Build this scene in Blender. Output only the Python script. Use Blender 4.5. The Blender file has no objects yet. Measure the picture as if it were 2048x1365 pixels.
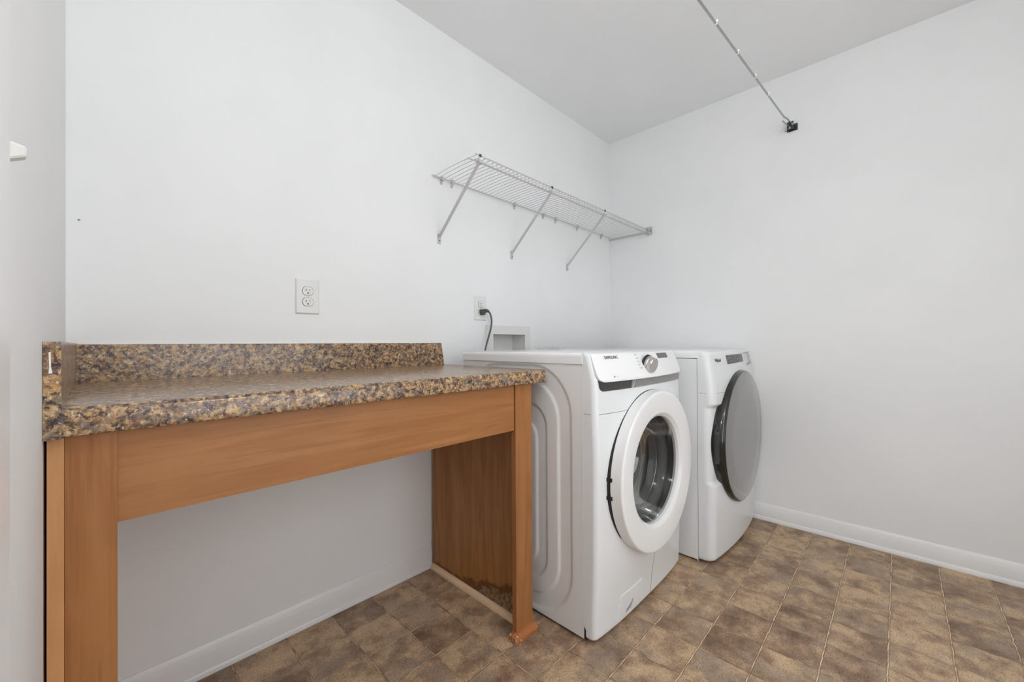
import bpy, bmesh, math
from mathutils import Vector, Matrix
C = bpy.context.scene.collection
PI = math.pi

# ------------------------------------------------------------------ helpers
def lin(c):
    return tuple((v/12.92 if v <= .04045 else ((v+.055)/1.055)**2.4) for v in (c[0]/255, c[1]/255, c[2]/255)) + (1,)

def mat(name, col, rough=.5, metal=0, spec=.5, coat=0, emit=None, estr=0):
    m = bpy.data.materials.new(name); m.use_nodes = True
    b = m.node_tree.nodes['Principled BSDF']
    b.inputs['Base Color'].default_value = lin(col)
    b.inputs['Roughness'].default_value = rough
    b.inputs['Metallic'].default_value = metal
    b.inputs['Specular IOR Level'].default_value = spec
    b.inputs['Coat Weight'].default_value = coat
    if emit:
        b.inputs['Emission Color'].default_value = lin(emit); b.inputs['Emission Strength'].default_value = estr
    return m

class NT:
    """small node graph helper"""
    def __init__(s, m): s.m = m; s.t = m.node_tree; s.b = s.t.nodes['Principled BSDF']
    def n(s, kind, **kw):
        x = s.t.nodes.new(kind)
        for k, v in kw.items(): setattr(x, k, v)
        return x
    def l(s, a, b): s.t.links.new(a, b)
    def math(s, op, a, b=None, c=None, clamp=False):
        x = s.n('ShaderNodeMath', operation=op, use_clamp=clamp)
        for i, v in enumerate((a, b, c)):
            if v is None: continue
            if isinstance(v, (int, float)): x.inputs[i].default_value = v
            else: s.l(v, x.inputs[i])
        return x.outputs[0]
    def smooth(s, v, a, b):
        x = s.n('ShaderNodeMapRange', interpolation_type='SMOOTHSTEP')
        s.l(v, x.inputs['Value']); x.inputs['From Min'].default_value = a; x.inputs['From Max'].default_value = b
        return x.outputs['Result']
    def noise(s, vec, scale, detail=2, rough=.5, dist=0):
        x = s.n('ShaderNodeTexNoise'); s.l(vec, x.inputs['Vector'])
        x.inputs['Scale'].default_value = scale; x.inputs['Detail'].default_value = detail
        x.inputs['Roughness'].default_value = rough; x.inputs['Distortion'].default_value = dist
        return x.outputs['Fac']
    def ramp(s, v, stops, interp='LINEAR'):
        x = s.n('ShaderNodeValToRGB'); x.color_ramp.interpolation = interp
        e = x.color_ramp.elements
        while len(e) < len(stops): e.new(.5)
        for i, (p, c) in enumerate(stops): e[i].position = p; e[i].color = lin(c)
        s.l(v, x.inputs['Fac']); return x.outputs['Color']
    def mix(s, f, a, b, mode='MIX'):
        x = s.n('ShaderNodeMix', data_type='RGBA', blend_type=mode)
        for i, v in ((0, f), (6, a), (7, b)):
            if isinstance(v, (int, float)): x.inputs[i].default_value = v
            elif isinstance(v, tuple): x.inputs[i].default_value = v
            else: s.l(v, x.inputs[i])
        return x.outputs[2]
    def pos(s): return s.n('ShaderNodeNewGeometry').outputs['Position']
    def mapping(s, vec, scale, loc=(0, 0, 0)):
        x = s.n('ShaderNodeMapping'); s.l(vec, x.inputs['Vector'])
        x.inputs['Scale'].default_value = scale; x.inputs['Location'].default_value = loc
        return x.outputs['Vector']
    def bump(s, h, strength, dist):
        x = s.n('ShaderNodeBump'); s.l(h, x.inputs['Height'])
        x.inputs['Strength'].default_value = strength; x.inputs['Distance'].default_value = dist
        s.l(x.outputs['Normal'], s.b.inputs['Normal'])

# ------------------------------------------------------------------ materials
def m_wall(name, col):
    m = mat(name, col, .55, spec=.3); g = NT(m); p = g.pos()
    f = g.noise(p, 2.2, 3)
    c = g.mix(g.smooth(f, .35, .65), lin(col), lin(tuple(v-3 for v in col)))
    g.l(c, g.b.inputs['Base Color'])
    g.bump(g.noise(p, 190, 2), .06, .002)
    return m
M_wall = m_wall('wall_paint', (237, 238, 238))
M_ceil = m_wall('ceiling_paint', (238, 239, 240))
M_trim = mat('trim_paint', (232, 232, 231), .3)

def m_floor():
    m = mat('vinyl_tile', (140, 115, 92), .42, spec=.4); g = NT(m); p = g.pos()
    nz = g.n('ShaderNodeTexNoise'); g.l(p, nz.inputs['Vector']); nz.inputs['Scale'].default_value = 38; nz.inputs['Detail'].default_value = 2
    off = g.n('ShaderNodeVectorMath', operation='MULTIPLY_ADD'); g.l(nz.outputs['Color'], off.inputs[0])
    off.inputs[1].default_value = (.007, .007, 0); off.inputs[2].default_value = (-.0035, -.0035, 0)
    add = g.n('ShaderNodeVectorMath', operation='ADD'); g.l(p, add.inputs[0]); g.l(off.outputs[0], add.inputs[1])
    sx = g.n('ShaderNodeSeparateXYZ'); g.l(add.outputs[0], sx.inputs[0])
    T = .1514
    tx = g.math('DIVIDE', g.math('SUBTRACT', sx.outputs[0], .7953 - 40*T), T)
    ty = g.math('DIVIDE', g.math('ADD', sx.outputs[1], .1546 + 40*T), T)
    def edge(t):
        f = g.math('FRACT', t); return g.math('MULTIPLY', g.math('MINIMUM', f, g.math('SUBTRACT', 1, f)), T)
    ex, ey = edge(tx), edge(ty)
    e = g.math('MINIMUM', ex, ey)
    cell = g.n('ShaderNodeCombineXYZ'); g.l(g.math('FLOOR', tx), cell.inputs[0]); g.l(g.math('FLOOR', ty), cell.inputs[1])
    wn = g.n('ShaderNodeTexWhiteNoise', noise_dimensions='3D'); g.l(cell.outputs[0], wn.inputs['Vector'])
    sh = g.n('ShaderNodeVectorMath', operation='MULTIPLY_ADD'); g.l(wn.outputs['Color'], sh.inputs[0])
    sh.inputs[1].default_value = (9, 9, 9); g.l(p, sh.inputs[2])
    v = sh.outputs[0]
    big = g.noise(v, 11, 6, .68, 0)
    big = g.math('ADD', big, g.math('MULTIPLY', g.math('SUBTRACT', wn.outputs['Value'], .5), .15))
    base = g.ramp(big, [(.28, (122, 97, 77)), (.40, (155, 126, 102)), (.49, (180, 151, 122)), (.58, (208, 177, 141)), (.72, (222, 192, 156))])
    hue = g.noise(v, 8, 4, .6)
    base = g.mix(g.math('MULTIPLY', g.smooth(hue, .48, .64), .6), base, lin((170, 151, 133)))
    rust = g.noise(v, 20, 5, .65)
    base = g.mix(g.math('MULTIPLY', g.smooth(rust, .55, .68), .45), base, lin((134, 94, 70)))
    fine = g.noise(p, 230, 4, .7)
    base = g.mix(1.0, base, g.ramp(fine, [(.32, (150, 147, 144)), (.5, (240, 240, 240)), (.64, (255, 255, 255))]), 'MULTIPLY')
    spk = g.noise(p, 105, 4, .75)
    base = g.mix(g.math('MULTIPLY', g.smooth(spk, .60, .68), .55), base, lin((92, 70, 55)))
    # printed joints with shadow painted in as dark rims: broad lines one way, finer darker lines the other
    def joint(t, c0, c1, r1, dark, tan, ka):
        nonlocal base
        rim = g.math('SUBTRACT', 1, g.smooth(t, c1, r1))
        base = g.mix(g.math('MULTIPLY', rim, ka), base, lin(dark))
        core = g.math('SUBTRACT', 1, g.smooth(t, c0, c1))
        gl = g.noise(p, 24, 3)
        base = g.mix(g.math('MULTIPLY', core, .95), base, g.mix(g.smooth(gl, .38, .6), lin(tan[0]), lin(tan[1])))
    joint(ey, .0011, .0020, .0048, (100, 76, 57), ((184, 150, 118), (228, 202, 168)), .75)
    joint(ex, .0009, .0017, .0042, (104, 79, 59), ((140, 110, 84), (216, 188, 152)), .75)
    # pale scuffs / paint specks
    sc = g.noise(p, 110, 2, .4)
    base = g.mix(g.math('MULTIPLY', g.smooth(sc, .76, .80), .7), base, lin((214, 204, 192)))
    g.l(base, g.b.inputs['Base Color'])
    h = g.math('ADD', g.math('MULTIPLY', g.smooth(e, 0, .005), 1.0), g.math('MULTIPLY', fine, .12))
    g.bump(h, .5, .0012)
    g.l(g.math('ADD', .36, g.math('MULTIPLY', fine, .2)), g.b.inputs['Roughness'])
    return m
M_floor = m_floor()

def m_granite():
    m = mat('granite_laminate', (140, 110, 80), .22, spec=.5); g = NT(m); p = g.pos()
    w = g.n('ShaderNodeTexNoise'); g.l(p, w.inputs['Vector']); w.inputs['Scale'].default_value = 55; w.inputs['Detail'].default_value = 3
    ad = g.n('ShaderNodeVectorMath', operation='MULTIPLY_ADD'); g.l(w.outputs['Color'], ad.inputs[0]); ad.inputs[1].default_value = (.006, .006, .006); g.l(p, ad.inputs[2])
    q = ad.outputs[0]
    a = g.noise(q, 78, 6, .72, .3)
    base = g.ramp(a, [(.30, (52, 40, 38)), (.41, (98, 77, 66)), (.47, (132, 104, 82)), (.53, (170, 138, 102)), (.59, (194, 162, 118)), (.69, (212, 190, 158))])
    b = g.noise(q, 24, 5, .65, .2)
    base = g.mix(g.math('MULTIPLY', g.smooth(b, .55, .64), .65), base, lin((184, 140, 84)))
    c = g.noise(g.mapping(q, (1, 1, 1), (3.1, 7.7, 1.3)), 48, 5, .68)
    base = g.mix(g.math('MULTIPLY', g.smooth(c, .53, .60), .75), base, lin((112, 102, 98)))
    h = g.noise(g.mapping(q, (1, 1, 1), (6.1, 1.7, 2.3)), 42, 3, .6)
    base = g.mix(g.math('MULTIPLY', g.smooth(h, .6, .66), .6), base, lin((122, 78, 50)))
    d = g.noise(g.mapping(q, (1, 1, 1), (9.1, 2.7, 5.3)), 90, 5, .7)
    base = g.mix(g.math('MULTIPLY', g.smooth(d, .53, .59), .85), base, lin((44, 34, 35)))
    f = g.noise(g.mapping(q, (1, 1, 1), (1.1, 4.7, 8.3)), 190, 3, .6)
    base = g.mix(g.math('MULTIPLY', g.smooth(f, .61, .67), .7), base, lin((224, 206, 176)))
    g.l(base, g.b.inputs['Base Color'])
    return m
M_gran = m_granite()

def m_wood(name, axis, c0, c1, damage=False, rough=.42):
    m = mat(name, c0, rough, spec=.28); g = NT(m); p = g.pos()
    s = [1, 1, 1]; s[axis] = .07
    v = g.mapping(p, tuple(s))
    a = g.noise(v, 34, 5, .6, .9)
    s2 = [1, 1, 1]; s2[axis] = .03
    b = g.noise(g.mapping(p, tuple(s2)), 170, 3, .6)
    cl = g.noise(p, 5, 3, .5)
    base = g.mix(g.smooth(a, .3, .72), lin(c1), lin(c0))
    base = g.mix(g.math('MULTIPLY', g.smooth(b, .52, .75), .38), base, lin(tuple(int(v*.8) for v in c1)))
    base = g.mix(g.math('MULTIPLY', g.smooth(cl, .45, .7), .3), base, lin(tuple(min(255, int(v*1.07)) for v in c0)))
    if damage:
        sx = g.n('ShaderNodeSeparateXYZ'); g.l(p, sx.inputs[0])
        n1 = g.noise(p, 16, 4, .6); n2 = g.noise(p, 70, 2)
        k = g.smooth(g.math('MULTIPLY', sx.outputs[1], -1), .22, .50)
        hgt = g.math('ADD', g.math('MULTIPLY', k, .085), g.math('MULTIPLY', g.math('SUBTRACT', n1, .5), .10))
        hgt = g.math('ADD', hgt, g.math('MULTIPLY', g.math('SUBTRACT', n2, .5), .012))
        dz = g.math('SUBTRACT', sx.outputs[2], hgt)
        damp = g.math('SUBTRACT', 1, g.smooth(dz, .018, .034))
        core = g.math('SUBTRACT', 1, g.smooth(dz, -.002, .003))
        base = g.mix(g.math('MULTIPLY', damp, .72), base, lin((86, 52, 22)))
        flake = g.ramp(n2, [(.35, (108, 86, 62)), (.55, (150, 122, 92)), (.7, (166, 138, 108))])
        base = g.mix(core, base, flake)
    g.l(base, g.b.inputs['Base Color'])
    g.bump(b, .08, .001)
    return m
M_woodX = m_wood('maple_rail', 0, (168, 118, 73), (154, 102, 59))
M_woodZ = m_wood('maple_post', 2, (164, 113, 68), (150, 97, 54))
M_woodZp = m_wood('maple_edge', 2, (196, 148, 102), (182, 130, 84))
M_panel = m_wood('veneer_panel', 2, (178, 128, 78), (152, 102, 58), damage=True)
M_pine = m_wood('raw_pine', 1, (240, 212, 178), (228, 196, 160), rough=.6)
M_dark = mat('dark_void', (20, 16, 18), .8)

def m_toe():
    m = m_wood('worn_stain', 0, (174, 112, 68), (152, 90, 52)); g = NT(m)
    old = g.b.inputs['Base Color'].links[0].from_socket; p = g.pos()
    n = g.noise(p, 130, 3, .6)
    sx = g.n('ShaderNodeSeparateXYZ'); g.l(p, sx.inputs[0])
    left = g.math('SUBTRACT', 1, g.smooth(sx.outputs[0], 1.0, 1.06))
    thr = g.math('ADD', n, g.math('MULTIPLY', left, .12))
    g.l(g.mix(g.math('MULTIPLY', g.smooth(thr, .70, .74), .85), old, lin((228, 206, 186))), g.b.inputs['Base Color'])
    return m
M_toe = m_toe()

M_enam = mat('white_enamel', (227, 228, 228), .22, spec=.5)
M_plas = mat('white_plastic', (224, 226, 227), .25, spec=.5)
M_panelw = mat('console_white', (236, 236, 236), .2)
M_lid = mat('lid_white', (236, 236, 236), .18)
M_dgrey = mat('dark_grey_plastic', (62, 62, 60), .35)
M_mgrey = mat('mid_grey_plastic', (138, 137, 135), .3, metal=.2)
M_black = mat('black_rubber', (26, 26, 26), .5)
M_gloss = mat('black_gloss', (24, 24, 24), .12, coat=.5)
M_chrome = mat('chrome', (205, 205, 205), .12, metal=1)
M_knob = mat('satin_silver', (196, 192, 188), .28, metal=.75)
M_steel = mat('drum_steel', (150, 150, 150), .3, metal=.9)
M_tub = mat('tub_grey', (104, 104, 102), .35)
M_ink = mat('ink_dark', (58, 58, 58), .5)
M_ink2 = mat('ink_grey', (168, 168, 168), .5)
M_ink3 = mat('ink_pale', (200, 200, 200), .5)
M_disp = mat('display_window', (92, 94, 92), .25)
M_touch = mat('touch_panel', (82, 82, 80), .2)
M_touchk = mat('touch_key', (108, 108, 106), .3)
M_stick = mat('sticker_grey', (186, 186, 184), .4)
M_stick2 = mat('sticker_pale', (214, 214, 212), .4)
M_stick3 = mat('sticker_mid', (160, 160, 158), .4)
M_smoke = mat('smoked_glass', (128, 127, 125), .16, metal=.35, coat=.6)
M_door_pl = mat('door_plastic', (233, 233, 232), .17)
M_wire = mat('white_coated_wire', (194, 194, 193), .35)
M_plate = mat('cover_plate', (226, 226, 223), .28)
M_plate2 = mat('receptacle', (228, 226, 222), .3)
M_slot = mat('slot_dark', (40, 38, 36), .6)
M_cord = mat('cord_grey', (88, 88, 86), .45)
M_plug = mat('plug_grey', (70, 70, 68), .45)
M_zinc = mat('zinc_rod', (176, 180, 178), .16, metal=1)
M_bead = mat('clear_white_bead', (248, 248, 246), .25)
M_screwd = mat('dark_steel', (84, 84, 84), .35, metal=.8)
M_lamp = mat('lamp_glass', (255, 253, 249), .4, emit=(250, 252, 255), estr=1)
M_scrap = mat('white_film', (240, 240, 238), .3)
M_caulk = mat('caulk', (232, 230, 224), .5)
M_box = mat('supply_box_plastic', (224, 224, 222), .35)

def m_glass():
    m = bpy.data.materials.new('door_glass'); m.use_nodes = True; t = m.node_tree; t.nodes.clear()
    o = t.nodes.new('ShaderNodeOutputMaterial'); mx = t.nodes.new('ShaderNodeMixShader')
    tr = t.nodes.new('ShaderNodeBsdfTransparent'); tr.inputs[0].default_value = (.64, .64, .64, 1)
    gl = t.nodes.new('ShaderNodeBsdfGlossy'); gl.inputs['Roughness'].default_value = .03
    gl.inputs['Color'].default_value = (.9, .9, .9, 1)
    lw = t.nodes.new('ShaderNodeFresnel'); lw.inputs['IOR'].default_value = 1.5
    mu = t.nodes.new('ShaderNodeMath'); mu.operation = 'MULTIPLY'; mu.inputs[1].default_value = .32
    t.links.new(lw.outputs[0], mu.inputs[0]); t.links.new(mu.outputs[0], mx.inputs[0]); t.links.new(tr.outputs[0], mx.inputs[1]); t.links.new(gl.outputs[0], mx.inputs[2])
    t.links.new(mx.outputs[0], o.inputs[0]); return m
M_glass = m_glass()

def m_drum():
    m = mat('perforated_steel', (140, 140, 140), .36, metal=.6); g = NT(m); p = g.pos()
    v = g.n('ShaderNodeTexVoronoi'); g.l(p, v.inputs['Vector']); v.inputs['Scale'].default_value = 62; v.inputs['Randomness'].default_value = .25
    k = g.smooth(v.outputs['Distance'], .2, .26)
    g.l(g.mix(k, lin((22, 22, 22)), lin((104, 104, 103))), g.b.inputs['Base Color'])
    return m
M_drum = m_drum(); M_tub.node_tree.nodes['Principled BSDF'].inputs['Base Color'].default_value = lin((150, 150, 147))

# ------------------------------------------------------------------ mesh helpers
def obj(name, bm, m, parent=None, smooth=35, bevel=0, seg=2):
    if bevel:
        es = [e for e in bm.edges if len(e.link_faces) == 2 and e.calc_face_angle(0) > .7]
        bmesh.ops.bevel(bm, geom=es, offset=bevel, segments=seg, profile=.5, affect='EDGES', clamp_overlap=True)
    me = bpy.data.meshes.new(name); bm.to_mesh(me); bm.free()
    if smooth:
        for f in me.polygons: f.use_smooth = True
        me.set_sharp_from_angle(angle=math.radians(smooth))
    me.materials.append(m)
    o = bpy.data.objects.new(name, me); C.objects.link(o)
    if parent:
        o.parent = parent
        o.matrix_parent_inverse = parent_matrix(parent).inverted()
    return o
def parent_matrix(p):
    M = p.matrix_basis.copy()
    if p.parent: M = parent_matrix(p.parent) @ p.matrix_parent_inverse @ M
    return M
def tag(o, label, cat, group=None, kind=None):
    o['label'] = label; o['category'] = cat
    if group: o['group'] = group
    if kind: o['kind'] = kind
    return o
def thing(name, label, cat, loc, group=None):
    o = bpy.data.objects.new(name, None); C.objects.link(o); o.location = loc
    o.empty_display_size = .05
    return tag(o, label, cat, group)
def struct(name, bm, m, label, cat, smooth=0, parent=None):
    o = obj(name, bm, m, parent, smooth)
    if not parent: tag(o, label, cat, kind='structure')
    return o
def box(bm, x0, x1, y0, y1, z0, z1):
    vs = [bm.verts.new((x, y, z)) for x in (x0, x1) for y in (y0, y1) for z in (z0, z1)]
    a = vs
    for q in ((0, 1, 3, 2), (4, 6, 7, 5), (0, 4, 5, 1), (2, 3, 7, 6), (0, 2, 6, 4), (1, 5, 7, 3)):
        bm.faces.new([a[i] for i in q])
    return bm
def B(*a): return box(bmesh.new(), *a)
def tube(bm, pts, r, n=10, caps=True):
    pts = [Vector(p) for p in pts]; rings = []
    for i, p in enumerate(pts):
        d = (pts[min(i+1, len(pts)-1)] - pts[max(i-1, 0)]).normalized()
        if i == 0:
            up = Vector((0, 0, 1)) if abs(d.z) < .9 else Vector((1, 0, 0))
            a = d.cross(up).normalized()
        else: a = (a - d*a.dot(d)).normalized()     # carried along so the tube never twists
        b = a.cross(d)
        rr = r[i] if isinstance(r, (list, tuple)) else r
        rings.append([bm.verts.new(p + rr*(a*math.cos(2*PI*k/n) + b*math.sin(2*PI*k/n))) for k in range(n)])
    for u, v in zip(rings, rings[1:]):
        for k in range(n): bm.faces.new((u[k], u[(k+1) % n], v[(k+1) % n], v[k]))
    if caps: bm.faces.new(rings[0][::-1]); bm.faces.new(rings[-1])
    return bm
def spline(pts, n=10):
    P = [Vector(p) for p in pts]; P = [P[0]*2-P[1]] + P + [P[-1]*2-P[-2]]; out = []
    for i in range(1, len(P)-2):
        for k in range(n):
            t = k/n; a, b, c, d = P[i-1:i+3]
            out.append(.5*((2*b) + (c-a)*t + (2*a-5*b+4*c-d)*t*t + (3*b-a-3*c+d)*t**3))
    out.append(P[-2]); return out
def lathe_y(bm, cx, cz, prof, n=96, squash=None):
    """profile of (radius, y) turned about the y axis through (cx, cz)"""
    rings = []
    for r, y in prof:
        if r < 1e-6: rings.append([bm.verts.new((cx, y, cz))]); continue
        rings.append([bm.verts.new((cx + r*math.cos(2*PI*k/n), y, cz + r*math.sin(2*PI*k/n))) for k in range(n)])
    for u, v in zip(rings, rings[1:]):
        for k in range(n):
            k2 = (k+1) % n
            if len(u) == 1 and len(v) == 1: continue
            if len(u) == 1: bm.faces.new((u[0], v[k2], v[k]))
            elif len(v) == 1: bm.faces.new((u[k], u[k2], v[0]))
            else: bm.faces.new((u[k], u[k2], v[k2], v[k]))
    bmesh.ops.recalc_face_normals(bm, faces=bm.faces); return bm
def prism(bm, prof, axis, a, b):
    """2-D profile extruded along an axis between a and b"""
    def P(t, q):
        return (t, q[0], q[1]) if axis == 0 else ((q[0], t, q[1]) if axis == 1 else (q[0], q[1], t))
    u = [bm.verts.new(P(a, q)) for q in prof]; v = [bm.verts.new(P(b, q)) for q in prof]; n = len(prof)
    for k in range(n): bm.faces.new((u[k], u[(k+1) % n], v[(k+1) % n], v[k]))
    bm.faces.new(u[::-1]); bm.faces.new(v)
    bmesh.ops.recalc_face_normals(bm, faces=bm.faces); return bm
def grid(bm, rows, closed=False):
    V = [[bm.verts.new(p) for p in r] for r in rows]
    for a, b in zip(V, V[1:]):
        for k in range(len(a)-1): bm.faces.new((a[k], a[k+1], b[k+1], b[k]))
    return V
def arc(cx, cy, r, a0, a1, n=6):
    return [(cx + r*math.cos(math.radians(a0+(a1-a0)*k/n)), cy + r*math.sin(math.radians(a0+(a1-a0)*k/n))) for k in range(n+1)]
def interp(z, tab):
    tab = sorted(tab)
    if z <= tab[0][0]: return tab[0][1]
    for (a, ya), (b, yb) in zip(tab, tab[1:]):
        if z <= b:
            t = (z-a)/(b-a); return ya + (yb-ya)*t
    return tab[-1][1]
def sstep(a, b, x):
    t = max(0, min(1, (x-a)/(b-a))); return t*t*(3-2*t)
def text_bm(body, width, height, offset=0, shear=0, spacing=1, bold=0):
    """flat letters filling 0..width, 0..height in x and y"""
    c = bpy.data.curves.new('lettering', 'FONT'); c.body = body; c.offset = offset; c.shear = shear; c.space_character = spacing
    o = bpy.data.objects.new('lettering', c); C.objects.link(o)
    dg = bpy.context.evaluated_depsgraph_get(); dg.update()
    me = bpy.data.meshes.new_from_object(o.evaluated_get(dg))
    bpy.data.objects.remove(o); bpy.data.curves.remove(c)
    bm = bmesh.new(); bm.from_mesh(me); bpy.data.meshes.remove(me)
    xs = [v.co.x for v in bm.verts]; ys = [v.co.y for v in bm.verts]
    x0, x1, y0, y1 = min(xs), max(xs), min(ys), max(ys)
    for v in bm.verts:
        v.co.x = (v.co.x-x0)/(x1-x0)*width; v.co.y = (v.co.y-y0)/(y1-y0)*height
    if bold:
        g = bmesh.ops.duplicate(bm, geom=bm.verts[:]+bm.edges[:]+bm.faces[:])['geom']
        for v in g:
            if isinstance(v, bmesh.types.BMVert): v.co.x += bold; v.co.z = .00015
    return bm
def drape(bm, F, x0, z0, eps=.0006):
    for v in bm.verts:
        x, z = x0 + v.co.x, z0 + v.co.y
        v.co = Vector((x, F(x, z) - eps - v.co.z, z))
    return bm
def rect2(bm, x0, x1, y0, y1, n=1):
    for i in range(n):
        a = x0+(x1-x0)*i/n; b = x0+(x1-x0)*(i+1)/n
        bm.faces.new([bm.verts.new(p) for p in ((a, y0, 0), (b, y0, 0), (b, y1, 0), (a, y1, 0))])
    return bm
def quad_slab(bm, F, corners, t=.0015, n=10, m=3):
    """thin slab that follows a front surface, given four (x,z) corners TL TR BR BL"""
    TL, TR, BR, BL = corners
    def g(off):
        return [[(lambda x, z: (x, F(x, z)-off, z))(*[(TL[k]*(1-u)+TR[k]*u)*(1-v)+(BL[k]*(1-u)+BR[k]*u)*v for k in (0, 1)]) for u in [i/n for i in range(n+1)]] for v in [j/m for j in range(m+1)]]
    A = grid(bm, g(t)); D = grid(bm, g(-.001))
    rim = lambda V: V[0] + [r[-1] for r in V[1:]] + V[-1][-2::-1] + [r[0] for r in V[-2:0:-1]]
    a, d = rim(A), rim(D)
    for k in range(len(a)): bm.faces.new((a[k], a[(k+1) % len(a)], d[(k+1) % len(a)], d[k]))
    bmesh.ops.recalc_face_normals(bm, faces=bm.faces); return bm

# ------------------------------------------------------------------ room shell
W, H = 2.627, 2.46
DY0, DY1, DZ = -1.17, -1.95, 2.04          # doorway in the left wall
YF = -2.45                                  # wall behind the camera
HX = -1.25
HB = (1.463, 1.711, .90, 1.051)             # hole for the supply box

struct('floor', B(HX-.1, W+.12, YF-.12, .12, -.1, 0), M_floor, 'brown mottled square tile vinyl floor of the laundry room', 'floor')
struct('ceiling', B(HX-.1, W+.12, YF-.12, .12, H, H+.1), M_ceil, 'flat white painted ceiling', 'ceiling')
bm = bmesh.new()
x0, x1, z0, z1 = HB
for q in ((-.12, x0, 0, H), (x1, W+.12, 0, H), (x0, x1, 0, z0), (x0, x1, z1, H)): box(bm, q[0], q[1], 0, .12, q[2], q[3])
struct('wall_back', bm, M_wall, 'white painted wall behind the counter and the appliances', 'wall')
struct('wall_right', B(W, W+.12, YF, 0, 0, H), M_wall, 'white painted wall right of the dryer', 'wall')
bm = bmesh.new()
box(bm, -.12, 0, DY0, 0, 0, H); box(bm, -.12, 0, DY1, DY0, DZ, H); box(bm, -.12, 0, YF, DY1, 0, H)
struct('wall_left', bm, M_wall, 'white painted wall at the left end of the counter', 'wall')
bm = bmesh.new(); w0, w1, v0, v1 = .20, 1.50, .30, 2.0  # opening for an added window, lets fill daylight in behind the camera
for q in ((-.12, w0, 0, H), (w1, W+.12, 0, H), (w0, w1, 0, v0), (w0, w1, v1, H)): box(bm, q[0], q[1], YF-.12, YF, q[2], q[3])
struct('wall_front', bm, M_wall, 'white painted wall opposite the counter', 'wall')
bm = bmesh.new()
for q in ((w0+.001, w0+.05, v0+.001, v1-.001), (w1-.05, w1-.001, v0+.001, v1-.001), (w0+.05, w1-.05, v0+.001, v0+.05), (w0+.05, w1-.05, v1-.05, v1-.001), (w0+.05, w1-.05, (v0+v1)/2-.02, (v0+v1)/2+.02)):
    box(bm, q[0], q[1], YF-.09, YF-.04, q[2], q[3])
wn1 = struct('added_window', bm, M_trim, 'white framed window added opposite the counter for fill daylight', 'window')
def m_pane():
    m = bpy.data.materials.new('added_window_pane'); m.use_nodes = True; t = m.node_tree; t.nodes.clear()
    o = t.nodes.new('ShaderNodeOutputMaterial'); mx = t.nodes.new('ShaderNodeMixShader'); mx.inputs[0].default_value = .06
    tr = t.nodes.new('ShaderNodeBsdfTransparent'); gl = t.nodes.new('ShaderNodeBsdfGlossy'); gl.inputs['Roughness'].default_value = .02
    t.links.new(tr.outputs[0], mx.inputs[1]); t.links.new(gl.outputs[0], mx.inputs[2]); t.links.new(mx.outputs[0], o.inputs[0]); return m
obj('pane', B(w0+.05, w1-.05, YF-.067, YF-.063, v0+.05, v1-.05), m_pane(), wn1, 0)
obj('sill', B(w0-.03, w1+.03, YF+.0005, YF+.03, v0-.022, v0), M_trim, wn1, 30, .003, 2)
pl = bpy.data.lights.new('added_daylight', 'AREA'); pl.shape = 'RECTANGLE'; pl.size = w1-w0; pl.size_y = v1-v0; pl.cycles.is_portal = True  # portal for the fill daylight of the added window
plo = bpy.data.objects.new('added_daylight', pl); C.objects.link(plo); plo.location = ((w0+w1)/2, YF-.11, (v0+v1)/2); plo.rotation_euler = (PI/2, 0, 0)
bm = bmesh.new()
box(bm, HX-.1, HX, YF, 0, 0, H); box(bm, HX-.1, -.12, -.3, -.2, 0, H); box(bm, HX-.1, -.12, YF-.1, YF, 0, H)
struct('wall_hall', bm, M_wall, 'white painted hallway wall beyond the doorway', 'wall')

def casing(name, prof_w=.057, t=.016):
    bm = bmesh.new()
    box(bm, 0.0005, t, DY0, DY0+prof_w, 0, DZ+prof_w); box(bm, 0.0005, t, DY1-prof_w, DY1, 0, DZ+prof_w); box(bm, .0005, t, DY1, DY0, DZ, DZ+prof_w)
    return struct(name, bm, M_trim, 'white painted casing around the doorway', 'trim')
casing('trim_1')

def base_prof(sign=1):
    # (distance from wall, height): board with bevelled cap and rounded shoe at the floor
    return [(0, 0), (.021, 0), (.021, .006)] + [(.0135+.0075*math.cos(a), .006+.013*math.sin(a)) for a in (.5, 1.0, PI/2)] + \
           [(.0125, .020), (.0125, .064), (.0105, .068), (.0095, .074), (.006, .084), (.003, .089), (0, .0895)]
bm = prism(bmesh.new(), [(-d, z) for d, z in base_prof()], 0, .0215, 1.0815)
struct('baseboard_back', bm, M_trim, 'white baseboard along the wall under the counter', 'baseboard', 30)
bm = prism(bmesh.new(), [(-d, z) for d, z in base_prof()], 0, 1.102, W-.022)
struct('baseboard_back_corner', bm, M_trim, 'white baseboard along the wall behind the appliances', 'baseboard', 30)
bm = prism(bmesh.new(), [(W-d, z) for d, z in base_prof()], 1, YF+.001, -.001)
struct('baseboard_right', bm, M_trim, 'white baseboard along the right wall', 'baseboard', 30)
bm = prism(bmesh.new(), [(YF+d, z) for d, z in base_prof()], 0, .0005, W-.022)
struct('baseboard_front', bm, M_trim, 'white baseboard along the wall opposite the counter', 'baseboard', 30)

# ------------------------------------------------------------------ counter
ct = thing('countertop', 'brown speckled granite-look laminate countertop with upstands against two walls', 'countertop', (.57, -.31, .86))
XR, YE = 1.150, -.628
prof = [(0, .905), (YE+.014, .905)] + arc(YE+.014, .891, .014, 90, 180, 6)[1:] + arc(YE+.006, .866, .006, 180, 270, 3) + [(YE+.032, .860), (YE+.032, .876), (0, .876)]
obj('worktop', prism(bmesh.new(), prof, 0, .0188, XR), M_gran, ct, 40)
prof = [(-.0005, .905), (-.0205, .905), (-.0205, .998)] + arc(-.0155, .998, .005, 180, 90, 3)[1:] + [(-.0005, 1.003)]
bm = bmesh.new()
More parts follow.
